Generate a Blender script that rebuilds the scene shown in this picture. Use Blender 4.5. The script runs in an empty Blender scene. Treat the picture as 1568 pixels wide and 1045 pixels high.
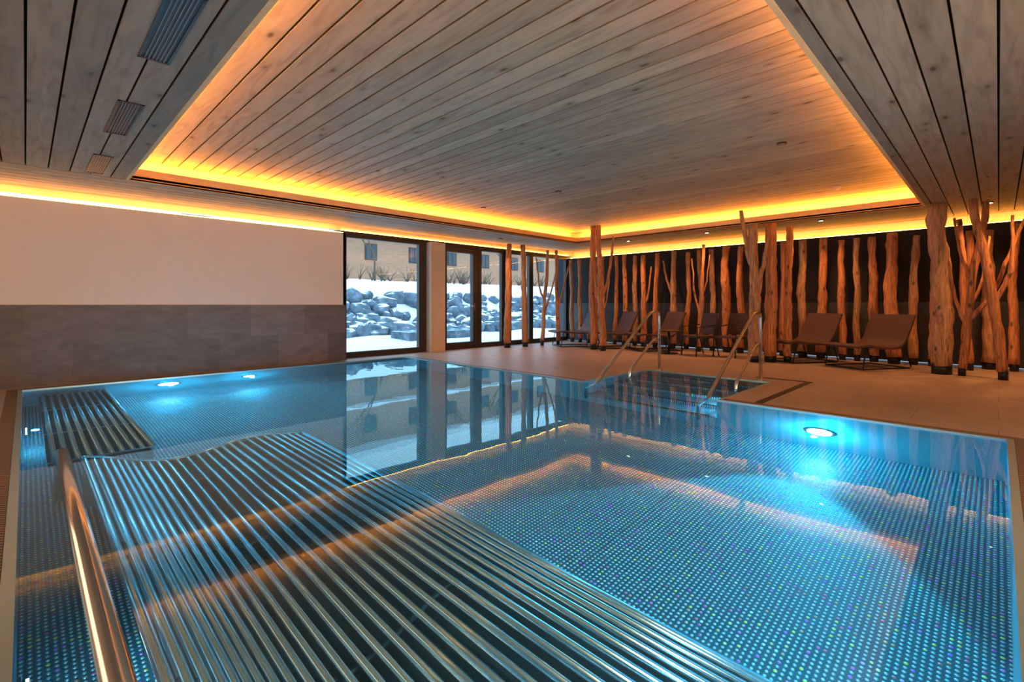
import bpy, math, random
from mathutils import Vector, Matrix, noise as mnoise
random.seed(7)
scene = bpy.context.scene
scene.view_settings.view_transform = 'Standard'
scene.view_settings.look = 'None'

# ------------------------------------------------------------------ node helpers
class NM:
    def __init__(s, name):
        s.m = bpy.data.materials.new(name); s.m.use_nodes = True
        s.t = s.m.node_tree; s.n = s.t.nodes; s.l = s.t.links
        s.b = s.n.get('Principled BSDF'); s.out = s.n.get('Material Output')
    def node(s, typ, **kw):
        nd = s.n.new(typ)
        for k, v in kw.items(): setattr(nd, k, v)
        return nd
    def set(s, sock, v):
        if hasattr(v, 'is_output') or isinstance(v, bpy.types.NodeSocket): s.l.new(v, sock)
        else:
            if isinstance(v, (tuple, list)) and len(v) == 3 and sock.type == 'RGBA': v = (*v, 1)
            sock.default_value = v
    def math(s, op, a, b=0.0, c=None):
        nd = s.node('ShaderNodeMath', operation=op)
        s.set(nd.inputs[0], a); s.set(nd.inputs[1], b)
        if c is not None: s.set(nd.inputs[2], c)
        return nd.outputs[0]
    def vmath(s, op, a, b=None):
        nd = s.node('ShaderNodeVectorMath', operation=op)
        s.set(nd.inputs[0], a)
        if b is not None: s.set(nd.inputs[1], b)
        return nd.outputs[1] if op in ('LENGTH', 'DISTANCE') else nd.outputs[0]
    def pos(s):
        return s.node('ShaderNodeTexCoord').outputs['Object']
    def map(s, v, scale=(1, 1, 1), loc=(0, 0, 0), rot=(0, 0, 0)):
        nd = s.node('ShaderNodeMapping'); s.l.new(v, nd.inputs[0])
        nd.inputs['Scale'].default_value = scale; nd.inputs['Location'].default_value = loc
        nd.inputs['Rotation'].default_value = rot
        return nd.outputs[0]
    def noise(s, v, scale=5, detail=4, rough=.55, dist=0.0, col=False):
        nd = s.node('ShaderNodeTexNoise'); s.l.new(v, nd.inputs['Vector'])
        nd.inputs['Scale'].default_value = scale; nd.inputs['Detail'].default_value = detail
        nd.inputs['Roughness'].default_value = rough; nd.inputs['Distortion'].default_value = dist
        return nd.outputs['Color' if col else 'Fac']
    def ramp(s, f, stops):
        nd = s.node('ShaderNodeValToRGB'); s.l.new(f, nd.inputs[0])
        cr = nd.color_ramp
        while len(cr.elements) < len(stops): cr.elements.new(.5)
        for e, (p, c) in zip(cr.elements, stops):
            e.position = p; e.color = (*c, 1) if len(c) == 3 else c
        return nd.outputs[0]
    def maprange(s, v, a, b, c=0.0, d=1.0):
        nd = s.node('ShaderNodeMapRange'); s.set(nd.inputs[0], v)
        for i, x in zip((1, 2, 3, 4), (a, b, c, d)): s.set(nd.inputs[i], x)
        return nd.outputs[0]
    def mix(s, f, a, b, blend='MIX'):
        nd = s.node('ShaderNodeMix', data_type='RGBA', blend_type=blend)
        s.set(nd.inputs[0], f); s.set(nd.inputs[6], a); s.set(nd.inputs[7], b)
        return nd.outputs[2]
    def bump(s, h, strength=.3, dist=.01):
        nd = s.node('ShaderNodeBump'); s.l.new(h, nd.inputs['Height'])
        nd.inputs['Strength'].default_value = strength; nd.inputs['Distance'].default_value = dist
        return nd.outputs[0]
    def P(s, **kw):
        names = {'color': 'Base Color', 'rough': 'Roughness', 'metal': 'Metallic', 'normal': 'Normal',
                 'spec': 'Specular IOR Level', 'emit': 'Emission Color', 'estr': 'Emission Strength'}
        for k, v in kw.items(): s.set(s.b.inputs[names[k]], v)
        return s.m

def simple(name, col, rough=.5, metal=0.0, var=.12, scale=6):
    n = NM(name); f = n.noise(n.pos(), scale, 4)
    a = tuple(c * (1 - var) for c in col); b = tuple(min(1, c * (1 + var)) for c in col)
    return n.P(color=n.ramp(f, [(.3, a), (.7, b)]), rough=rough, metal=metal)

def emitter(name, col, strength):
    n = NM(name); n.P(color=(0, 0, 0), emit=col, estr=strength); return n.m

def wood_boards(name, along, w, lo, hi, knot=True):
    n = NM(name); p = n.pos()
    sep = n.node('ShaderNodeSeparateXYZ'); n.l.new(p, sep.inputs[0])
    across = sep.outputs['X' if along == 'Y' else 'Y']
    idx = n.math('FLOOR', n.math('DIVIDE', across, w))
    wn = n.node('ShaderNodeTexWhiteNoise', noise_dimensions='1D'); n.l.new(idx, wn.inputs['W'])
    r = wn.outputs['Value']
    sh = n.node('ShaderNodeCombineXYZ'); n.l.new(n.math('MULTIPLY', r, 37.0), sh.inputs['Y' if along == 'Y' else 'X'])
    q = n.vmath('ADD', p, sh.outputs[0])
    sc = (11, 1.3, 11) if along == 'Y' else (1.3, 11, 11)
    g = n.noise(n.map(q, sc), 1.4, 4, .5, 1.1)
    c = n.ramp(g, [(.15, lo), (.5, tuple(a * .40 + b * .60 for a, b in zip(lo, hi))), (.85, hi)])
    hsv = n.node('ShaderNodeHueSaturation'); n.l.new(c, hsv.inputs['Color'])
    n.l.new(n.maprange(r, 0, 1, .80, 1.13), hsv.inputs['Value'])
    c = hsv.outputs[0]
    if knot:
        vo = n.node('ShaderNodeTexVoronoi'); vo.inputs['Scale'].default_value = 1.0
        n.l.new(n.map(q, (5.2, 2.2, 1) if along == 'Y' else (2.2, 5.2, 1)), vo.inputs['Vector'])
        k = n.maprange(vo.outputs['Distance'], .05, .13, 1, 0)
        c = n.mix(n.math('MULTIPLY', k, .9), c, (.05, .025, .012))
        halo = n.maprange(vo.outputs['Distance'], .12, .3, .3, 0)
        c = n.mix(halo, c, tuple(x * .55 for x in lo))
    return n.P(color=c, rough=.62, normal=n.bump(g, .2, .004), spec=.3)

def trunk_mat(name, lo, hi):
    n = NM(name); p = n.pos()
    g = n.noise(n.map(p, (9, 9, .9)), 2.2, 6, .6, 1.6)
    c = n.ramp(g, [(.28, tuple(x * .35 for x in lo)), (.45, lo), (.72, hi)])
    vo = n.node('ShaderNodeTexVoronoi'); n.l.new(n.map(p, (7, 7, 3.5)), vo.inputs['Vector']); vo.inputs['Scale'].default_value = 1
    c = n.mix(n.maprange(vo.outputs['Distance'], .08, .2, .85, 0), c, (.06, .022, .008))
    return n.P(color=c, rough=.6, normal=n.bump(g, .6, .02))

def brick(name, plane, bw, bh, c1, c2, mortar, ms=.004, rough=.4, off=.5, var=.5, spec=.5, bs=.12):
    n = NM(name); p = n.pos()
    sep = n.node('ShaderNodeSeparateXYZ'); n.l.new(p, sep.inputs[0])
    cb = n.node('ShaderNodeCombineXYZ')
    n.l.new(sep.outputs[plane[0]], cb.inputs[0]); n.l.new(sep.outputs[plane[1]], cb.inputs[1])
    b = n.node('ShaderNodeTexBrick'); n.l.new(cb.outputs[0], b.inputs['Vector'])
    b.offset = off; b.inputs['Scale'].default_value = 1
    b.inputs['Color1'].default_value = (*c1, 1); b.inputs['Color2'].default_value = (*c2, 1)
    b.inputs['Mortar'].default_value = (*mortar, 1); b.inputs['Mortar Size'].default_value = ms
    b.inputs['Brick Width'].default_value = bw; b.inputs['Row Height'].default_value = bh
    b.inputs['Mortar Smooth'].default_value = 0
    f = n.noise(n.map(p, (1, 1, 2.2), rot=(0, .5, 0)), 3.2, 9, .66, .5); f2 = n.noise(n.map(p, (1, 1, 3)), 9, 5, .6)
    c = n.mix(var, b.outputs['Color'], n.ramp(f, [(.3, (.4, .4, .4)), (.7, (1.45, 1.45, 1.45))]), 'MULTIPLY')
    return n.P(color=c, rough=n.maprange(f2, .3, .7, rough * .9, rough * 1.1), normal=n.bump(f2, bs, .004), spec=spec)

# ------------------------------------------------------------------ materials
M = {}
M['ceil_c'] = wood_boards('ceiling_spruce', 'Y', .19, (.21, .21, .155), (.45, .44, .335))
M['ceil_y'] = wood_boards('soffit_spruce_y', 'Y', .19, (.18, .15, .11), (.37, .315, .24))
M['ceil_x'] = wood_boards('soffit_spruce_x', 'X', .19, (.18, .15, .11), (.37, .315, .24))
M['lip'] = wood_boards('fascia_spruce', 'X', 5, (.78, .46, .20), (.92, .62, .32), False)  # lightened wood, LED bounce put into the fascia colour
M['gap'] = simple('dark_gap', (.008, .006, .005), .9)
M['cove'] = simple('cove_plaster', (.75, .68, .58), .8, var=.03)
M['white'] = simple('warm_plaster', (.93, .77, .64), .85, var=.02, scale=2)
M['slate_x'] = brick('slate_tiles_x', 'XZ', .92, .55, (.12, .097, .088), (.27, .21, .18), (.17, .14, .125), .003, .45, var=.5)
M['slate_y'] = brick('slate_tiles_y', 'YZ', .9, .55, (.04, .04, .048), (.065, .062, .068), (.03, .03, .03), .003, .45)
M['floor'] = brick('floor_tiles', 'YX', 1.2, .6, (.40, .30, .235), (.46, .345, .27), (.22, .165, .13), .004, .38, var=.22, bs=.03)
M['darkwall'] = simple('charcoal_wall', (.007, .007, .010), .7)
M['black'] = simple('black_metal', (.012, .012, .013), .4, .3)
M['frame'] = simple('anthracite_frame', (.045, .035, .03), .4, .3)
M['frame_in'] = simple('frame_grey', (.20, .17, .15), .4, .2)
M['pillar'] = simple('pillar_plaster', (.70, .52, .38), .7, var=.05)
M['trunk'] = trunk_mat('peeled_trunk', (.42, .155, .05), (.78, .35, .14))
M['trunk2'] = trunk_mat('grey_trunk', (.36, .18, .085), (.68, .39, .19))
M['led'] = emitter('led_amber', (1, .28, .026), 210)
M['ledw'] = emitter('led_amber_wall', (1, .36, .045), 55)
M['snow'] = simple('snow', (.86, .88, .92), .8, var=.04, scale=3)
M['lampglass'] = emitter('lamp_glass', (.65, .92, 1), 28)
M['downlight'] = emitter('downlight_glow', (1, .72, .42), 8)

def steel(name, rough, col=(.52, .60, .64), metal=.9):
    n = NM(name); p = n.pos()
    f = n.noise(p, 1.2, 2)
    return n.P(color=n.ramp(f, [(.3, tuple(c * .95 for c in col)), (.7, col)]), rough=rough, metal=metal)
M['steel'] = steel('brushed_steel', .28, (.40, .57, .63), .55)
M['dsteel'] = steel('shadowed_steel_plate', .4, (.07, .13, .155), .5)  # darkened steel, shade beneath the grate bars put into its colour
M['tube'] = steel('polished_steel_tube', .16, (.78, .76, .74), 1.0)
M['bar'] = steel('grate_bar_steel', .18, (.84, .88, .89), .9)

def dimple():
    n = NM('dimpled_steel'); p = n.pos()
    q = n.vmath('MULTIPLY', p, (1 / .030, 1 / .030, 0.0))
    fr = n.vmath('SUBTRACT', n.vmath('FRACTION', q), (.5, .5, 0))
    d = n.vmath('LENGTH', fr)
    dot = n.maprange(d, .14, .36, 1, 0)
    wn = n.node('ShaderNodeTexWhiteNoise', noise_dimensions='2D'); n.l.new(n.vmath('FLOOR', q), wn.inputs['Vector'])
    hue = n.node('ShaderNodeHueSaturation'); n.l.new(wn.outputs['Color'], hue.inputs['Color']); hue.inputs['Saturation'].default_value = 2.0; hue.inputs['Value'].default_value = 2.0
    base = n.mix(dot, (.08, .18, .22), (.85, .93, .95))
    sparkle = n.math('MULTIPLY', n.math('GREATER_THAN', wn.outputs['Value'], .84), n.math('MULTIPLY', dot, .8))  # random vivid dots: sparkle glints painted into the steel colour
    base = n.mix(sparkle, base, hue.outputs[0])
    sep = n.node('ShaderNodeSeparateXYZ'); n.l.new(p, sep.inputs[0])
    sm = n.math('LESS_THAN', n.math('ABSOLUTE', n.math('SUBTRACT', sep.outputs['Y'], 1.92)), .012)
    base = n.mix(n.math('MULTIPLY', sm, .45), base, (.10, .13, .15))
    return n.P(color=base, rough=.32, metal=.4, normal=n.bump(dot, .8, .008))
M['dimple'] = dimple()

def water():
    n = NM('pool_water'); n.n.remove(n.b)
    g = n.node('ShaderNodeBsdfGlass'); g.inputs['IOR'].default_value = 1.36; g.inputs['Roughness'].default_value = 0.0
    g.inputs['Color'].default_value = (.76, .98, 1, 1)
    f = n.noise(n.pos(), 1.6, 2, .45, .3)
    n.l.new(n.bump(f, .07, .02), g.inputs['Normal'])
    n.l.new(g.outputs[0], n.out.inputs[0]); return n.m
M['water'] = water()

def glass():
    n = NM('window_glass'); n.n.remove(n.b)
    t = n.node('ShaderNodeBsdfTransparent'); t.inputs[0].default_value = (.95, .97, .98, 1)
    g = n.node('ShaderNodeBsdfGlossy'); g.inputs['Roughness'].default_value = .02
    fr = n.node('ShaderNodeFresnel'); fr.inputs[0].default_value = 1.45
    mx = n.node('ShaderNodeMixShader'); n.l.new(fr.outputs[0], mx.inputs[0]); n.l.new(t.outputs[0], mx.inputs[1]); n.l.new(g.outputs[0], mx.inputs[2])
    n.l.new(mx.outputs[0], n.out.inputs[0]); return n.m
M['glass'] = glass()

def wicker():
    n = NM('woven_wicker'); p = n.pos()
    w = n.node('ShaderNodeTexChecker'); n.l.new(p, w.inputs[0]); w.inputs['Scale'].default_value = 55
    c = n.mix(w.outputs['Fac'], (.04, .016, .012), (.10, .04, .028))
    return n.P(color=c, rough=.6, normal=n.bump(w.outputs['Fac'], .4, .004))
M['wicker'] = wicker()

def grate():
    n = NM('gutter_grate'); p = n.pos()
    sep = n.node('ShaderNodeSeparateXYZ'); n.l.new(p, sep.inputs[0])
    a = n.math('FRACT', n.math('MULTIPLY', n.math('ADD', sep.outputs['X'], sep.outputs['Y']), 28.0))
    return n.P(color=n.mix(n.math('GREATER_THAN', a, .5), (.03, .02, .015), (.30, .20, .14)), rough=.5)
M['grate'] = grate()

def rock():
    n = NM('snowy_boulder'); p = n.pos()
    f = n.noise(p, 2.2, 8, .65)
    c = n.ramp(f, [(.3, (.03, .055, .08)), (.55, (.12, .175, .225)), (.75, (.30, .37, .44))])
    gm = n.node('ShaderNodeNewGeometry'); sep = n.node('ShaderNodeSeparateXYZ'); n.l.new(gm.outputs['Normal'], sep.inputs[0])
    s = n.maprange(n.math('ADD', sep.outputs['Z'], n.math('MULTIPLY', f, .3)), .98, 1.06, 0, 1)
    return n.P(color=n.mix(s, c, (.86, .89, .93)), rough=.8, normal=n.bump(f, .6, .05))
M['rock'] = rock()
M['facade'] = wood_boards('facade_wood', 'X', .25, (.36, .16, .09), (.56, .30, .18), False)
M['twig'] = simple('shrub_twig', (.12, .08, .05), .8)
M['pane'] = simple('dark_pane', (.04, .05, .06), .15)
M['plastic'] = simple('white_plastic', (.6, .6, .58), .5)
M['outwater'] = simple('outdoor_water', (.03, .30, .42), .08)

# ------------------------------------------------------------------ mesh builder
class MB:
    def __init__(s): s.v = []; s.f = []; s.fm = []; s.fs = []; s.mats = []
    def mi(s, m):
        if m not in s.mats: s.mats.append(m)
        return s.mats.index(m)
    def box(s, x0, x1, y0, y1, z0, z1, m):
        b = len(s.v); i = s.mi(m)
        s.v += [(x, y, z) for z in (z0, z1) for y in (y0, y1) for x in (x0, x1)]
        for q in ((0, 2, 3, 1), (4, 5, 7, 6), (0, 1, 5, 4), (2, 6, 7, 3), (0, 4, 6, 2), (1, 3, 7, 5)):
            s.f.append([b + k for k in q]); s.fm.append(i); s.fs.append(False)
        return s
    def quad(s, pts, m, smooth=False):
        b = len(s.v); s.v += [tuple(p) for p in pts]; s.f.append(list(range(b, b + len(pts)))); s.fm.append(s.mi(m)); s.fs.append(smooth)
    def tube(s, pts, rad, m, seg=12, rough=0.0, caps=True):
        pts = [Vector(p) for p in pts]; n = len(pts)
        if not isinstance(rad, (list, tuple)): rad = [rad] * n
        i = s.mi(m); b = len(s.v); up = None
        for k in range(n):
            t = (pts[min(k + 1, n - 1)] - pts[max(k - 1, 0)]).normalized()
            if up is None:
                up = Vector((1, 0, 0)) if abs(t.x) < .9 else Vector((0, 1, 0))
            up = (up - t * up.dot(t)).normalized(); sd = t.cross(up)
            for j in range(seg):
                a = 2 * math.pi * j / seg
                dr = up * math.cos(a) + sd * math.sin(a)
                r = rad[k]
                if rough: r *= 1 + rough * mnoise.noise((pts[k] + dr * .12) * 6)
                s.v.append(tuple(pts[k] + dr * r))
        for k in range(n - 1):
            for j in range(seg):
                a = b + k * seg + j; c = b + k * seg + (j + 1) % seg
                s.f.append([a, c, c + seg, a + seg]); s.fm.append(i); s.fs.append(True)
        if caps:
            s.f.append([b + j for j in range(seg)][::-1]); s.fm.append(i); s.fs.append(False)
            s.f.append([b + (n - 1) * seg + j for j in range(seg)]); s.fm.append(i); s.fs.append(False)
        return s
    def build(s, name, loc=(0, 0, 0), rotz=0.0, bevel=0, parent=None):
        me = bpy.data.meshes.new(name); me.from_pydata(s.v, [], s.f); me.update()
        for m in s.mats: me.materials.append(m)
        me.polygons.foreach_set('material_index', s.fm); me.polygons.foreach_set('use_smooth', s.fs)
        o = bpy.data.objects.new(name, me); scene.collection.objects.link(o)
        o.location = loc; o.rotation_euler = (0, 0, rotz)
        if bevel:
            bm = o.modifiers.new('b', 'BEVEL'); bm.width = bevel; bm.segments = 2; bm.limit_method = 'ANGLE'
        if parent: o.parent = parent
        return o

# ------------------------------------------------------------------ dimensions
PX0, PX1, PY0, PY1 = -.03, 5.65, -.05, 8.85       # pool
RX1, RY0, RY1 = 7.45, 2.3, 4.2                    # stair recess
RX, LX, RY, LY = 11.9, -3.0, 9.18, -3.0           # room
WY = 9.5                                          # window plane
ZS, ZU, ZB = 2.72, 3.05, 2.53
OX0, OX1, OY0, OY1 = .95, 10.4, .88, 7.95         # ceiling tray

# floor
b = MB(); F = M['floor']
G = .14
b.box(LX, PX0 - G, LY, 9.7, -.3, 0, F)
b.box(PX0 - G, RX + .2, LY, PY0 - G, -.3, 0, F)
b.box(PX0 - G, PX1 + G, PY1 + G, 9.7, -.3, 0, F)
b.box(PX1 + G, RX + .2, PY0 - G, RY0 - .04, -.3, 0, F)
b.box(RX1 + .04, RX + .2, RY0 - .04, RY1 + .04, -.3, 0, F)
b.box(PX1 + G, RX + .2, RY1 + .04, 9.7, -.3, 0, F)
b.build('floor')
# gutter grate
b = MB(); g = M['grate']; H0 = .042
b.box(PX0 - G, PX0 - H0, PY0 - G, PY1 + G, -.2, .002, g)
b.box(PX0 - H0, PX1 + H0, PY0 - G, PY0 - H0, -.2, .002, g)
b.box(PX0 - H0, PX1 + H0, PY1 + H0, PY1 + G, -.2, .002, g)
b.box(PX1 + H0, PX1 + G, PY0 - G, RY0 - H0, -.2, .002, g)
b.box(PX1 + H0, PX1 + G, RY1 + H0, PY1 + G, -.2, .002, g)
b.box(PX1 + G, 7.9, 1.86, 1.94, -.01, .004, M['black'])
b.box(7.82, 7.9, 1.94, 2.6, -.01, .004, M['black'])
b.build('overflow_gutter')

# pool shell
b = MB(); s = M['steel']; D = -1.3; T = .04; RIM = .004
b.box(PX0 - T, PX0 + .002, PY0 - T, PY1 + T, D, RIM, s)
b.box(PX0 + .002, PX1 - .002, PY0 - T, PY0 + .002, D, RIM, s)
b.box(PX0 + .002, PX1 - .002, PY1 - .002, PY1 + T, D, RIM, s)
b.box(PX1 - .002, PX1 + T, PY0 - T, RY0, D, RIM, s)
b.box(PX1 - .002, PX1 + T, RY1, PY1 + T, D, RIM, s)
b.box(PX1 - .002, PX1 + T, RY0, RY1, D, -.98, s)
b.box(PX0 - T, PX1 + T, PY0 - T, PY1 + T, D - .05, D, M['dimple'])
b.box(PX1 + T, RX1, RY0 - T, RY0, D, RIM, s); b.box(PX1 + T, RX1, RY1, RY1 + T, D, RIM, s); b.box(RX1, RX1 + T, RY0 - T, RY1 + T, D, RIM, s)
nst = 5; sw = (RX1 - PX1) / nst
for i in range(nst):
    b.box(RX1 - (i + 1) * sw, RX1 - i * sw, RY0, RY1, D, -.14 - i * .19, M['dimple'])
    b.box(RX1 - (i + 1) * sw - .01, RX1 - (i + 1) * sw + .04, RY0, RY1, -.16 - i * .19, -.135 - i * .19, M['tube'])
b.tube([(2.62, .36, D + .001), (2.62, .36, D + .010)], .09, M['steel'], 28); b.tube([(2.62, .36, D + .010), (2.62, .36, D + .014)], .065, M['dsteel'], 28)
b.build('swimming_pool_shell')
# water
b = MB(); z = -.008
b.quad([(PX0, PY0, z), (PX1, PY0, z), (PX1, PY1, z), (PX0, PY1, z)], M['water'])
b.quad([(PX1, RY0, z), (RX1, RY0, z), (RX1, RY1, z), (PX1, RY1, z)], M['water'])
b.build('pool_water')

def lerp_prof(pr, n):
    pts = [Vector((p[0], p[1])) for p in pr]
    out = []
    for i in range(len(pts) - 1):
        p0 = pts[max(i - 1, 0)]; p1 = pts[i]; p2 = pts[i + 1]; p3 = pts[min(i + 2, len(pts) - 1)]
        for k in range(20):
            t = k / 20
            out.append(.5 * ((2 * p1) + (p2 - p0) * t + (2 * p0 - 5 * p1 + 4 * p2 - p3) * t * t + (3 * p1 - p0 - 3 * p2 + p3) * t ** 3))
    out.append(pts[-1])
    L = [0]
    for a, c in zip(out, out[1:]): L.append(L[-1] + (c - a).length)
    res = []
    for i in range(n):
        target = L[-1] * i / (n - 1); j = 0
        while j < len(L) - 2 and L[j + 1] < target: j += 1
        t = (target - L[j]) / (L[j + 1] - L[j]); res.append(out[j].lerp(out[j + 1], t))
    return res
prof = [(.30, -.07), (.42, -.20), (.62, -.46), (.86, -.60), (1.10, -.54), (1.36, -.38), (1.62, -.40), (1.88, -.52)]
b = MB()
LY0, LY1 = 0.02, 4.78
for p in lerp_prof(prof, 27):
    b.tube([(p.x, LY0, p.y), (p.x, LY1, p.y)], .0195, M['bar'], 14)
ps = lerp_prof(prof, 40)
for yy in (LY0 + .6, 1.8, 3.0, 4.2):
    b.tube([(p.x, yy, p.y - .035) for p in ps], .014, M['dsteel'], 8)
b.tube([(p.x, LY1, p.y) for p in ps], .030, M['bar'], 10)
for a, c in zip(ps, ps[1:]):
    b.quad([(a.x, LY0, a.y - .10), (c.x, LY0, c.y - .10), (c.x, LY1, c.y - .10), (a.x, LY1, a.y - .10)], M['dsteel'], True)  # dark plate added below the bars to stand in for shade
for a, c in zip(ps, ps[1:]):
    b.quad([(a.x, LY1 + .01, -1.29), (c.x, LY1 + .01, -1.29), (c.x, LY1 + .01, c.y), (a.x, LY1 + .01, a.y)], M['steel'])
b.box(1.90, 1.915, LY0, LY1, -1.29, -.57, M['steel'])
b.tube([(1.90, LY0, -.535), (1.90, LY1, -.535)], .032, M['bar'], 12)
b.build('massage_lounger_grate')
# headrest tube
b = MB()
b.tube([(.19, 0.0, .0), (.19, 4.9, .0), (.19, 4.97, -.015), (.19, 5.02, -.07), (.19, 5.03, -.2), (.19, 5.03, -1.29)], .040, M['tube'], 24)
b.tube([(.19, .3, -.03), (.19, .3, -1.29)], .03, M['tube'])
b.build('headrest_rail')
# side bench grate
b = MB()
for i in range(9):
    x = .16 + i * .068
    b.tube([(x, 5.1, -.42), (x, 8.8, -.42)], .020, M['bar'], 10)
for yy in (5.12, 6.2, 7.5, 8.78): b.box(.12, .76, yy, yy + .02, -.47, -.44, M['steel'])
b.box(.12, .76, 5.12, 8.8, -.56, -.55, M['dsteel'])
b.tube([(.77, 5.1, -.43), (.77, 8.8, -.43)], .026, M['bar'])
b.box(.76, .775, 5.1, 8.8, -1.29, -.46, M['steel'])
b.build('bubble_bench_grate')

# underwater lamps
def uw(name, loc, dirv, e, size=75, halo=20, r=.11, blend=.1, hd=.09):
    b = MB(); loc = Vector(loc); d = Vector(dirv)
    b.tube([loc, loc + d * .02], r + .025, M['tube'], 28)
    b.tube([loc + d * .021, loc + d * .03], r, M['lampglass'], 28)
    o = b.build(name)
    L = bpy.data.lights.new(name + '_beam', 'SPOT'); L.energy = e; L.color = (.06, .63, 1); L.spot_size = math.radians(size); L.spot_blend = blend; L.shadow_soft_size = .04
    lo = bpy.data.objects.new('beam', L); scene.collection.objects.link(lo); lo.location = loc + d * .06
    lo.rotation_euler = d.to_track_quat('-Z', 'Y').to_euler(); lo.parent = o
    L2 = bpy.data.lights.new(name + '_halo', 'POINT'); L2.energy = halo; L2.color = (.01, .51, .9); L2.shadow_soft_size = .03
    l2 = bpy.data.objects.new('halo', L2); scene.collection.objects.link(l2); l2.location = loc + d * hd; l2.parent = o
uw('underwater_fill', (PX1 - .01, 1.27, -.75), (-1, 0, 0), 600, 62, 80, blend=.05, hd=.22)
uw('underwater_fill', (1.52, PY1 - .01, -.6), (0, -1, 0), 90, 110, 75, r=.13, hd=.2)
uw('underwater_fill', (2.63, PY1 - .01, -.6), (0, -1, 0), 80, 110, 50, r=.085, hd=.2)
uw('underwater_fill', (PX0 + .01, 2.6, -.85), (1, 0, 0), 14, 130, 6)
uw('underwater_fill', (PX0 + .01, 6.9, -.85), (1, 0, 0), 45, 130, 12)
uw('underwater_fill', (2.0, PY0 + .01, -.8), (0, 1, 0), 36, 140, 8)
uw('underwater_fill', (1.15, PY0 + .01, -.22), (0, 1, 0), 18, 150, 2, r=.06)  # added out of view to give the lounger bars cyan highlights
uw('underwater_fill', (6.0, RY0 + .005, -.62), (0, 1, 0), 16, 150, 10, r=.05)  # hidden light added to brighten the stair recess

# ------------------------------------------------------------------ ceiling
def boards(b, x0, x1, y0, y1, z, along, m, w=.19, gap=.014, th=.02):
    if along == 'Y':
        k = math.floor(x0 / w)
        while k * w < x1:
            a = max(x0, k * w + gap / 2); c = min(x1, (k + 1) * w - gap / 2)
            if c - a > .005: b.box(a, c, y0, y1, z, z + th, m)
            k += 1
    else:
        k = math.floor(y0 / w)
        while k * w < y1:
            a = max(y0, k * w + gap / 2); c = min(y1, (k + 1) * w - gap / 2)
            if c - a > .005: b.box(x0, x1, a, c, z, z + th, m)
            k += 1
b = MB(); E = .28
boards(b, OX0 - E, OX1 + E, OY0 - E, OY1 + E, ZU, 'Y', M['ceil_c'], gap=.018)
b.box(OX0 - E, OX1 + E, OY0 - E, OY1 + E, ZU + .03, ZU + .1, M['gap'])
for x0, x1, y0, y1 in ((OX0 - E - .05, OX0 - E, OY0 - E, OY1 + E), (OX1 + E, OX1 + E + .05, OY0 - E, OY1 + E), (OX0 - E, OX1 + E, OY0 - E - .05, OY0 - E), (OX0 - E, OX1 + E, OY1 + E, OY1 + E + .05)):
    b.box(x0, x1, y0, y1, ZS + .06, ZU + .1, M['cove'])
b.build('ceiling')
b = MB()
EX, EY = RX + .2, 9.42
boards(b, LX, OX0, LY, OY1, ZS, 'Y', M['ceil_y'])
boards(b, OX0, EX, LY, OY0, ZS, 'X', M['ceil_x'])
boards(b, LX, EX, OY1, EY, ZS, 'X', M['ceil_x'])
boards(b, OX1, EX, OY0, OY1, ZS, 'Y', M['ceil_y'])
for x0, x1, y0, y1 in ((LX, OX0, LY, EY), (OX1, EX, LY, EY), (OX0, OX1, LY, OY0), (OX0, OX1, OY1, EY)):
    b.box(x0, x1, y0, y1, ZS + .03, ZS + .06, M['gap'])
t = .035; LT = 2.88
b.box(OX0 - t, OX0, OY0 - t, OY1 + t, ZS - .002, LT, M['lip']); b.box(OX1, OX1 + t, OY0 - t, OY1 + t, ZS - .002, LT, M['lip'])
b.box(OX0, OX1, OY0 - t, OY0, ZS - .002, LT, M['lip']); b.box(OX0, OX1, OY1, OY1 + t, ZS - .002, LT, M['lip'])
b.build('ceiling_soffit')
# LED strips in tray cove
b = MB(); L = M['led']; q = .13; zz = 2.872
b.box(OX0 - q - .02, OX0 - q, OY0, OY1, zz, zz + .012, L); b.box(OX1 + q, OX1 + q + .02, OY0, OY1, zz, zz + .012, L)
b.box(OX0, OX1, OY0 - q - .02, OY0 - q, zz, zz + .012, L); b.box(OX0, OX1, OY1 + q, OY1 + q + .02, zz, zz + .012, L)
b.build('cove_led_strip')

# ------------------------------------------------------------------ walls
b = MB()
WXE = 4.5
b.box(LX - .1, WXE, RY, RY + .25, 1.1, ZB, M['white'])
b.box(LX - .1, WXE, RY - .008, RY + .25, -.3, 1.1, M['slate_x'])
b.build('wall_left')
b = MB(); b.box(LX - .1, 12.2, RY + .25, RY + .4, ZB + .09, ZS + .4, M['cove']); b.build('trim_2')
b = MB(); b.box(LX, WXE - .02, RY + .06, RY + .08, ZB + .001, ZB + .016, M['ledw'])
b.box(WXE + .02, RX, WY - .085, WY - .07, ZB + .081, ZB + .09, M['ledw']); b.build('cove_led_strip')
b = MB()
b.box(RX, RX + .3, LY, 9.9, .02, 1.15, M['slate_y']); b.box(RX + .01, RX + .12, LY, 9.9, 1.15, ZB, M['darkwall'])
b.box(RX + .22, RX + .3, LY, 9.9, 1.15, ZS + .4, M['cove']); b.box(RX + .12, RX + .22, LY, 9.9, 1.15, ZB - .01, M['darkwall'])
b.build('wall_right')
b = MB(); b.box(RX + .06, RX + .08, LY, 9.4, ZB + .001, ZB + .016, M['ledw']); b.build('cove_led_strip')
b = MB(); b.box(LX - .1, LX, LY, 9.9, 0, ZS + .4, M['white']); b.build('wall_rear_left')
b = MB(); b.box(LX, RX + .3, LY - .1, LY, 0, ZS + .4, M['white']); b.build('wall_rear_right')
b = MB(); b.box(LX - .1, RX + .4, LY - .1, 9.6, ZS + .45, ZS + .55, M['gap']); b.build('roof_slab')

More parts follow.
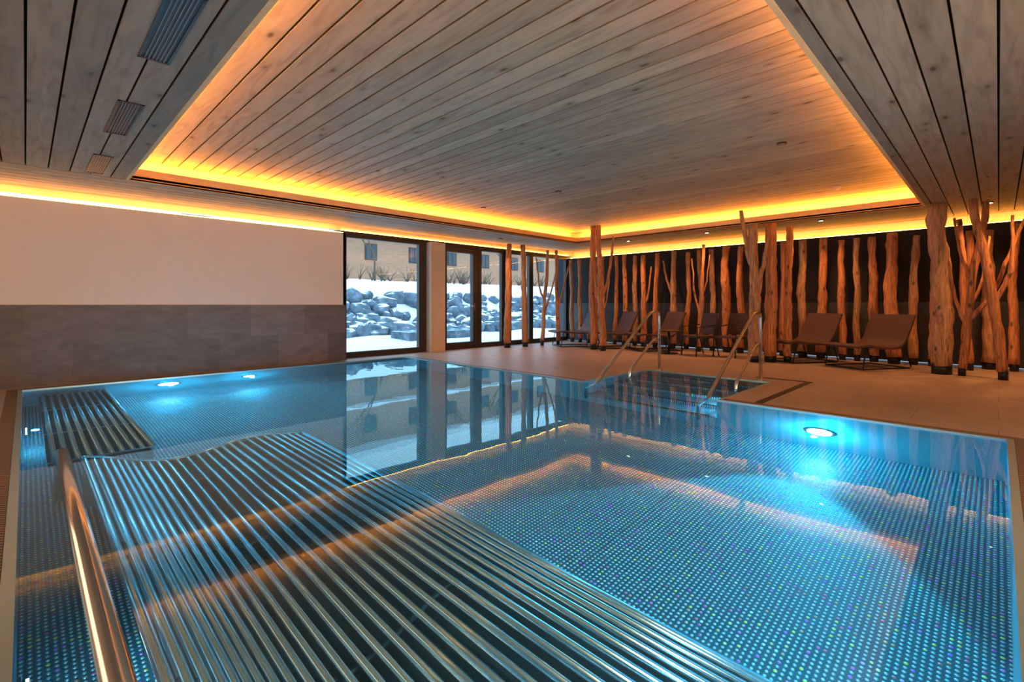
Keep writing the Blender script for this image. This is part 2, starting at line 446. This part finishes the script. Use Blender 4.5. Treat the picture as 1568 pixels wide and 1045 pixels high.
# ------------------------------------------------------------------ windows
HD = 2.56
def window(name, x0, x1, fl, fr, z0=.05, door=False):
    b = MB(); y0, y1 = WY - .05, WY + .05
    f = M['frame']
    b.box(x0, x0 + fl, y0, y1, 0, HD, f); b.box(x1 - fr, x1, y0, y1, 0, HD, f)
    b.box(x0 + fl, x1 - fr, y0, y1, HD - .07, HD, f); b.box(x0 + fl, x1 - fr, y0, y1, 0, z0 + .06, f)
    gx0, gx1 = x0 + fl, x1 - fr
    b.box(gx0, gx1, y0 + .02, y0 + .035, z0 + .06, z0 + .075, M['frame_in'])
    b.quad([(gx0, WY, z0 + .06), (gx1, WY, z0 + .06), (gx1, WY, HD - .07), (gx0, WY, HD - .07)], M['glass'])
    if door:
        s_ = .085
        b.box(gx0, gx0 + s_, y0 - .02, y1, .06, HD - .08, M['frame']); b.box(gx1 - s_, gx1, y0 - .02, y1, .06, HD - .08, M['frame'])
        b.box(gx0 + s_, gx1 - s_, y0 - .02, y1, HD - .17, HD - .08, M['frame']); b.box(gx0 + s_, gx1 - s_, y0 - .02, y1, .06, .17, M['frame'])
        hx = gx1 - .04
        b.box(hx - .018, hx + .018, y0 - .03, y0 - .02, .95, 1.15, M['tube'])
        b.tube([(hx, y0 - .03, 1.07), (hx, y0 - .075, 1.07), (hx - .13, y0 - .075, 1.07)], .009, M['tube'], 8)
    return b.build(name)
window('window_1', 4.52, 6.62, .07, .20)
window('door_1', 7.06, 8.22, .06, .10, door=True)
window('window_2', 8.24, 9.14, .10, .08)
window('window_3', 9.36, 10.22, .07, .07)
window('window_4', 10.24, 11.88, .07, .07)
b = MB(); b.box(6.64, 7.04, WY - .22, WY + .12, 0, HD, M['pillar']); b.box(9.15, 9.35, WY - .1, WY + .1, 0, HD, M['frame'])
b.box(4.5, 11.9, WY - .1, WY + .12, HD, HD + .05, M['frame']); b.box(4.5, 11.9, WY + .12, WY + .2, HD, ZS + .4, M['gap'])
b.box(4.45, 4.52, RY, WY + .1, 0, ZB, M['frame'])
b.build('trim_1')

# ------------------------------------------------------------------ vents, spots
def vent(x, y0, y1):
    b = MB(); w = .085; z = ZS
    fm = M['frame']
    b.box(x - w, x + w, y0, y0 + .02, z - .008, z, fm); b.box(x - w, x + w, y1 - .02, y1, z - .008, z, fm)
    b.box(x - w, x - w + .015, y0, y1, z - .008, z, fm); b.box(x + w - .015, x + w, y0, y1, z - .008, z, fm)
    b.box(x - w, x + w, y0, y1, z - .001, z, M['black'])
    for k in range(1, 7):
        xx = x - w + .015 + k * (2 * w - .03) / 7
        b.box(xx - .003, xx + .003, y0, y1, z - .006, z, M['frame_in'])
    b.build('ceiling_vent')
vent(.6, 2.95, 3.95); vent(.6, 4.9, 5.9); vent(.6, 6.85, 7.85)

def ray(px, py, z):   # converts a survey sighting to world xy at height z
    f = 745; d = f * (z - 1.1) / (467 - py); S = d * math.sqrt(2); u = (px - 784) / f
    return (S * (1 + u) / 2, S * (1 - u) / 2)
def spot(x, y, z, e, on=True):
    b = MB(); b.tube([(x, y, z - .015), (x, y, z)], .055, M['black'], 20)
    b.tube([(x, y, z - .018), (x, y, z - .015)], .035, M['downlight'] if on else M['frame_in'], 16)
    o = b.build('ceiling_downlight')
    if e:
        L = bpy.data.lights.new('dl', 'SPOT'); L.energy = e; L.color = (1, .42, .14); L.spot_size = 2.2; L.spot_blend = .7; L.shadow_soft_size = .05
        lo = bpy.data.objects.new('beam', L); scene.collection.objects.link(lo); lo.location = (x, y, z - .03); lo.parent = o
for x, y in (ray(1197, 219, ZU), ray(855, 293, ZU), ray(740, 318, ZU)): spot(x, y, ZU, 0, False)
for y in (.1, 2.4, 4.6, 6.6): spot(10.75, y, ZS, 125)
spot(9.7, -.45, ZS, 140); spot(8.2, 8.6, ZS, 100, False)
for px, py in ((1282, 286),):
    x, y = ray(px, py, ZU); b = MB(); b.tube([(x, y, ZU - .045), (x, y, ZU - .03), (x, y, ZU)], [.03, .05, .05], M['plastic'], 16); b.build('smoke_detector')

# ------------------------------------------------------------------ tree trunk posts
def wob(x, y, z0, z1, lean=(0, 0), amp=.03, seed=0, n=22):
    r = []
    for i in range(n):
        t = i / (n - 1); z = z0 + (z1 - z0) * t
        r.append((x + lean[0] * t + amp * mnoise.noise((seed * 7.3, z * 1.1, 0)), y + lean[1] * t + amp * mnoise.noise((seed * 3.1, z * 1.1, 9)), z))
    return r
cnt = [0]
def trunk(x, y, top, r, lean=(0, 0), m='trunk', branches=(), amp=.05, base=.12):
    cnt[0] += 1; sd = cnt[0]
    b = MB(); p = wob(x, y, base, top, lean, amp, sd)
    rad = [r * (1.12 - .3 * i / 21 + .16 * mnoise.noise((sd * 5.7, i * .55, 3))) for i in range(22)]
    b.tube(p, rad, M[m], 14, rough=.28)
    b.tube([(p[0][0], p[0][1], 0), (p[0][0], p[0][1], base + .03)], r * .95, M['black'], 16)
    for (z, pts, br) in branches:
        i = min(21, max(0, int((z - base) / (top - base) * 21))); o = Vector(p[i])
        ps = [o] + [o + Vector(q) for q in pts]
        dn = []
        for a, c in zip(ps, ps[1:]):
            for k in range(5): dn.append(a.lerp(c, k / 5) + Vector((mnoise.noise(a * 3 + Vector((k, 0, 0))), mnoise.noise(a * 3 + Vector((0, k, 5))), 0)) * .02)
        dn.append(ps[-1])
        b.tube(dn, [br * (1 - .5 * k / len(dn)) for k in range(len(dn))], M[m], 10, rough=.2)
    return b.build('tree_trunk_post')
def ydeal(px, X):
    u = (px - 784) / 745; return X * (1 - u) / (1 + u)
row = [876, 888, 903, 921, 942, 957, 972, 986, 1003, 1030, 1052, 1072, 1091, 1113, 1135, 1153, 1178, 1199, 1227, 1257, 1289, 1312, 1339, 1367, 1397, 1427, 1478, 1512, 1552, 1590, 1640]
for i, px in enumerate(row):
    X = 11.55 + random.uniform(-.08, .08)
    r = random.uniform(.055, .085)
    if px in (1113, 1257, 1367, 1512): r *= 1.25
    br = ()
    if i in (3, 9): br = ((1.3, ((.02, .18, .5), (.0, .28, 1.0)), .035),)
    if i in (7,): br = ((1.0, ((-.02, -.15, .4), (.0, -.22, 1.1)), .035),)
    trunk(X, ydeal(px, X), 2.42 + random.uniform(-.06, .05), r, (random.uniform(-.04, .04), random.uniform(-.06, .06)), 'trunk' if i % 3 else 'trunk2', br)
trunk(8.75, 8.9, 2.66, .085, (.05, 0), 'trunk'); trunk(9.25, 8.75, 2.66, .075, (-.08, .03), 'trunk2')
trunk(9.9, 8.75, 2.6, .05, (.25, 0), 'trunk2', ((1.2, ((-.15, .05, .4), (-.22, .1, 1.2)), .03), (.9, ((.2, -.05, .5), (.45, -.1, 1.3)), .03)))
trunk(10.4, 8.6, 2.6, .05, (-.1, 0), 'trunk', ((1.0, ((.15, -.1, .6), (.3, -.2, 1.3)), .03),))
trunk(9.9, 7.07, 3.04, .085, (.03, .02), 'trunk')
trunk(9.75, 6.68, 3.0, .07, (-.05, .1), 'trunk', ((1.35, ((.08, -.14, .35), (.14, -.25, 1.1), (.1, -.3, 1.5)), .045), (1.0, ((-.05, .1, .4), (-.05, .16, 1.2)), .04)))
trunk(9.9, 3.32, 2.65, .095, (.0, .02), 'trunk2', ((1.75, ((-.02, .12, .4), (-.04, .24, 1.25)), .06), (1.5, ((0, -.15, .4), (.05, -.2, .95)), .05)))
trunk(10.15, 3.1, 2.66, .11, (0, .0), 'trunk'); trunk(10.3, 2.85, 2.6, .07, (0, -.02), 'trunk')
trunk(10.3, .63, 2.71, .135, (.0, .05), 'trunk2', (), .06, .14)
trunk(10.25, .40, 2.68, .05, (.1, -.25), 'trunk', ((.9, ((0, -.25, .35), (.05, -.45, 1.0), (.05, -.6, 1.5)), .035), (1.5, ((0, .12, .4), (0, .2, 1.0)), .03), (.75, ((0, .15, .5), (0, .22, 1.1)), .03)))
trunk(10.1, -.05, 2.69, .06, (.0, .3), 'trunk', ((1.1, ((0, -.2, .5), (0, -.2, 1.3)), .035),))
trunk(11.2, 7.6, 2.5, .035, (.0, .15), 'trunk2', ((1.0, ((0, -.12, .4), (0, -.22, 1.2)), .022), (1.4, ((0, .1, .3), (0, .2, .9)), .02)))
trunk(11.15, 4.95, 2.5, .04, (.0, -.12), 'trunk', ((.9, ((0, .14, .5), (0, .22, 1.4)), .026), (1.3, ((0, -.1, .4), (0, -.18, 1.0)), .02)))
trunk(11.2, 3.75, 2.5, .045, (.0, .1), 'trunk2', ((1.1, ((0, -.16, .4), (0, -.2, 1.2)), .026),))
trunk(11.2, .35, 2.55, .045, (.0, .12), 'trunk', ((1.0, ((0, -.2, .5), (0, -.3, 1.3)), .028),))

# ------------------------------------------------------------------ loungers and chairs
def lounger(name, x, y, face):
    b = MB(); w = .40
    pr = [(-.50, .93), (-.45, .82), (-.36, .62), (-.27, .46), (-.15, .385), (.05, .375), (.3, .40), (.5, .425), (.68, .40)]
    pts = lerp_prof(pr, 28); th = .035
    nr = []
    for i in range(len(pts)):
        t = (pts[min(i + 1, 27)] - pts[max(i - 1, 0)]).normalized(); nr.append(Vector((-t.y, t.x)))
    for i in range(27):
        a, c = pts[i], pts[i + 1]; na, nc = nr[i] * th, nr[i + 1] * th
        A = [(a.x, -w, a.y), (a.x, w, a.y), (c.x, w, c.y), (c.x, -w, c.y)]
        Bq = [(a.x - na.x, -w, a.y - na.y), (c.x - nc.x, -w, c.y - nc.y), (c.x - nc.x, w, c.y - nc.y), (a.x - na.x, w, a.y - na.y)]
        b.quad(A[::-1], M['wicker'], True); b.quad(Bq[::-1], M['wicker'], True)
        for sgn in (-w, w):
            b.quad([(a.x, sgn, a.y), (c.x, sgn, c.y), (c.x - nc.x, sgn, c.y - nc.y), (a.x - na.x, sgn, a.y - na.y)], M['wicker'])
    for i in (0, 27):
        a, na = pts[i], nr[i] * th
        b.quad([(a.x, -w, a.y), (a.x, w, a.y), (a.x - na.x, w, a.y - na.y), (a.x - na.x, -w, a.y - na.y)], M['wicker'])
    for sgn in (-w + .03, w - .03):
        b.tube([(.48, sgn, .39), (.56, sgn, .02), (.55, sgn, .012), (-.42, sgn, .012), (-.45, sgn, .03), (-.30, sgn, .44)], .011, M['black'], 8)
        b.tube([(.5, sgn, .38), (-.22, sgn, .35)], .012, M['black'], 8)
    b.tube([(.55, -w + .03, .012), (.55, w - .03, .012)], .011, M['black'], 8); b.tube([(-.42, -w + .03, .012), (-.42, w - .03, .012)], .011, M['black'], 8)
    return b.build(name, (x, y, 0), math.atan2(face[1], face[0]))
fc = (-.84, .54)
lounger('lounge_chair', 10.60, 1.62, fc)
lounger('lounge_chair', 10.80, 2.72, fc)
lounger('lounge_chair', 10.45, 8.0, fc)
lounger('lounge_chair', 10.65, 7.0, fc)
lounger('lounge_chair', 10.85, 5.85, fc)
def armchair(x, y, rot):
    b = MB(); k = M['black']
    for sx in (-.26, .26):
        b.tube([(.26, sx, 0), (.24, sx, .62), (-.20, sx, .66)], .013, k, 8)
        b.tube([(-.30, sx, 0), (-.20, sx, .42), (-.30, sx, .92)], .013, k, 8)
        b.tube([(.25, sx, .40), (-.20, sx, .40)], .013, k, 8)
    b.box(-.22, .26, -.25, .25, .40, .44, M['wicker'])
    for i in range(4):
        z0 = .46 + i * .115; x0 = -.21 - i * .024
        b.box(x0 - .012, x0 + .012, -.25, .25, z0, z0 + .112, M['wicker'])
    b.build('armchair', (x, y, 0), rot)
armchair(10.35, 4.6, math.radians(150)); armchair(10.55, 3.98, math.radians(165))
b = MB(); b.tube([(0, 0, .50), (0, 0, .53)], .25, M['wicker'], 28); b.tube([(0, 0, .02), (0, 0, .5)], .025, M['black']); b.tube([(0, 0, 0), (0, 0, .02)], .2, M['black'], 24)
b.build('side_table', (10.25, 5.25, 0))

# ------------------------------------------------------------------ handrails
def handrail(y):
    b = MB(); X = RX1 + .12; H = .98
    def arc(pts, r=.1):
        out = [Vector(pts[0])]
        for i in range(1, len(pts) - 1):
            p = Vector(pts[i]); a = (Vector(pts[i - 1]) - p); c = (Vector(pts[i + 1]) - p)
            ra = min(r, a.length * .45); rc = min(r, c.length * .45)
            s0 = p + a.normalized() * ra; s1 = p + c.normalized() * rc
            for k in range(7):
                t = k / 6; out.append(s0 * (1 - t) ** 2 + p * 2 * t * (1 - t) + s1 * t * t)
        out.append(Vector(pts[-1])); return out
    b.tube(arc([(X, y, 0), (X, y, H), (X - .28, y, H), (5.85, y, .06), (5.5, y, -.25), (5.5, y, -.95)], .09), .023, M['tube'], 14)
    b.tube(arc([(X, y, .52), (X - .2, y, .52), (6.65, y, .08), (6.55, y, -.5)], .08), .021, M['tube'], 12)
    b.tube([(X, y, 0), (X, y, .012)], .05, M['tube'], 16)
    b.build('pool_handrail')
handrail(4.05); handrail(2.45)

# ------------------------------------------------------------------ outdoors
b = MB()
def gz(x, y):
    t = min(1, max(0, (y - 16.6) / 4.0)); s_ = t * t * (3 - 2 * t)
    return -.06 + 2.3 * s_ + .05 * max(0, y - 20.6) + .12 * mnoise.noise((x * .5, y * .5, 0)) * min(1, (y - 9.6) / 3)
X0, X1, Y0, Y1 = -6, 50, 9.72, 60
vs = [[(X0 + (X1 - X0) * i / 80, Y0 + (Y1 - Y0) * (j / 90) ** 1.6) for i in range(81)] for j in range(91)]
for r_ in vs:
    for (x, y) in r_: b.v.append((x, y, gz(x, y)))
for j in range(90):
    for i in range(80):
        a = j * 81 + i; b.f.append([a, a + 1, a + 82, a + 81]); b.fm.append(0); b.fs.append(True)
b.mats.append(M['snow']); b.build('snow_ground')
import bmesh
bm = bmesh.new()
for k in range(420):
    x = random.uniform(4, 25); t = random.random(); y = 16.0 + 3.0 * t
    r = random.uniform(.22, .50) * (1.15 - .35 * t)
    z = gz(x, y) + r * .2
    ret = bmesh.ops.create_icosphere(bm, subdivisions=2, radius=1, matrix=Matrix.Identity(4))
    sx, sy, sz = r * random.uniform(.9, 1.5), r * random.uniform(.8, 1.2), r * random.uniform(.65, 1.0)
    rot = Matrix.Rotation(random.uniform(0, 6), 3, 'Z')
    for v in ret['verts']:
        c = v.co.copy(); c *= 1 + .35 * mnoise.noise(c * 1.6 + Vector((k, 0, 0)))
        c = Vector((round(c.x * 3) / 3 * .35 + c.x * .65, c.y, c.z)); c = rot @ Vector((c.x * sx, c.y * sy, c.z * sz)); v.co = c + Vector((x, y, z))
me = bpy.data.meshes.new('boulders'); bm.to_mesh(me); bm.free(); me.materials.append(M['rock'])
o = bpy.data.objects.new('boulder_wall', me); scene.collection.objects.link(o)
# outdoor basin
b = MB(); b.box(8.6, 11.6, 13.2, 14.3, -.1, .22, M['rock']); b.box(8.75, 11.45, 13.3, 14.2, .22, .235, M['outwater']); b.build('outdoor_basin')
# building
b = MB(); by = 34
b.box(8, 44, by, by + 8, 1.5, 9.5, M['facade'])
for i in range(9):
    for z in (4.6, 7.4):
        x = 10.9 + i * 3.9
        b.box(x - .5, x + .5, by - .06, by, z - .08, z + 1.18, M['frame']); b.box(x - .4, x - .04, by - .08, by - .06, z, z + 1.1, M['pane']); b.box(x + .04, x + .4, by - .08, by - .06, z, z + 1.1, M['pane'])
b.box(7.4, 44.6, by - 1.2, by + 9, 9.5, 9.9, M['snow']); b.box(8, 44, by - .9, by, 6.3, 6.45, M['snow'])
b.build('neighbour_building')
b = MB()
for k in range(60):
    x = random.uniform(7, 26); y = random.uniform(20.5, 25); z = gz(x, y)
    for j in range(7):
        a = random.uniform(0, 6.28); h = random.uniform(.3, .9)
        b.tube([(x, y, z), (x + .15 * math.cos(a), y + .15 * math.sin(a), z + h * .5), (x + .45 * math.cos(a), y + .45 * math.sin(a), z + h)], [.02, .014, .006], M['twig'], 5)
b.build('bare_shrubs')
def bare_tree(x, y, h):
    b = MB(); z = gz(x, y) - .05
    def grow(p, d, l, r, dep):
        q = p + d * l; b.tube([p, (p + q) / 2 + Vector((random.uniform(-.04, .04), random.uniform(-.04, .04), 0)), q], [r, r * .85, r * .65], M['twig'], 6, caps=False)
        if dep == 0: return
        for _ in range(3):
            dd = (d + Vector((random.uniform(-.7, .7), random.uniform(-.7, .7), random.uniform(0, .4)))).normalized()
            grow(q, dd, l * random.uniform(.6, .8), r * .6, dep - 1)
    grow(Vector((x, y, z)), Vector((0, 0, 1)), h * .33, .07, 4); b.build('bare_tree')
bare_tree(12.6, 22.5, 4.0); bare_tree(17.5, 23.5, 4.5); bare_tree(21.5, 22.0, 4.2)

# ------------------------------------------------------------------ lights / world
w = bpy.data.worlds.new('World'); scene.world = w; w.use_nodes = True
bg = w.node_tree.nodes['Background']; bg.inputs[0].default_value = (.46, .75, 1, 1); bg.inputs[1].default_value = 2.9
def area(name, loc, rot, sx, sy, e, col):
    L = bpy.data.lights.new(name, 'AREA'); L.shape = 'RECTANGLE'; L.size = sx; L.size_y = sy; L.energy = e; L.color = col
    o = bpy.data.objects.new(name, L); scene.collection.objects.link(o); o.location = loc; o.rotation_euler = rot
area('rear_fill_light', (1.5, -2.9, 1.6), (math.radians(90), 0, math.radians(8)), 6, 1.6, 330, (1, .65, .39))  # added fill behind the camera, no real fixture there
area('side_fill_light', (-2.9, 4, 1.5), (math.radians(90 + 2), 0, math.radians(-90)), 6, 1.8, 75, (1, .65, .39))  # added fill at the side wall, not an actual lamp

cam = bpy.data.cameras.new('camera'); co = bpy.data.objects.new('camera', cam); scene.collection.objects.link(co)
co.location = (0, 0, 1.1); co.rotation_euler = (math.radians(90), 0, math.radians(-45))
cam.sensor_width = 36; cam.lens = 745 / 1568 * 36; cam.shift_y = -55.5 / 1568; cam.clip_start = .02
scene.camera = co
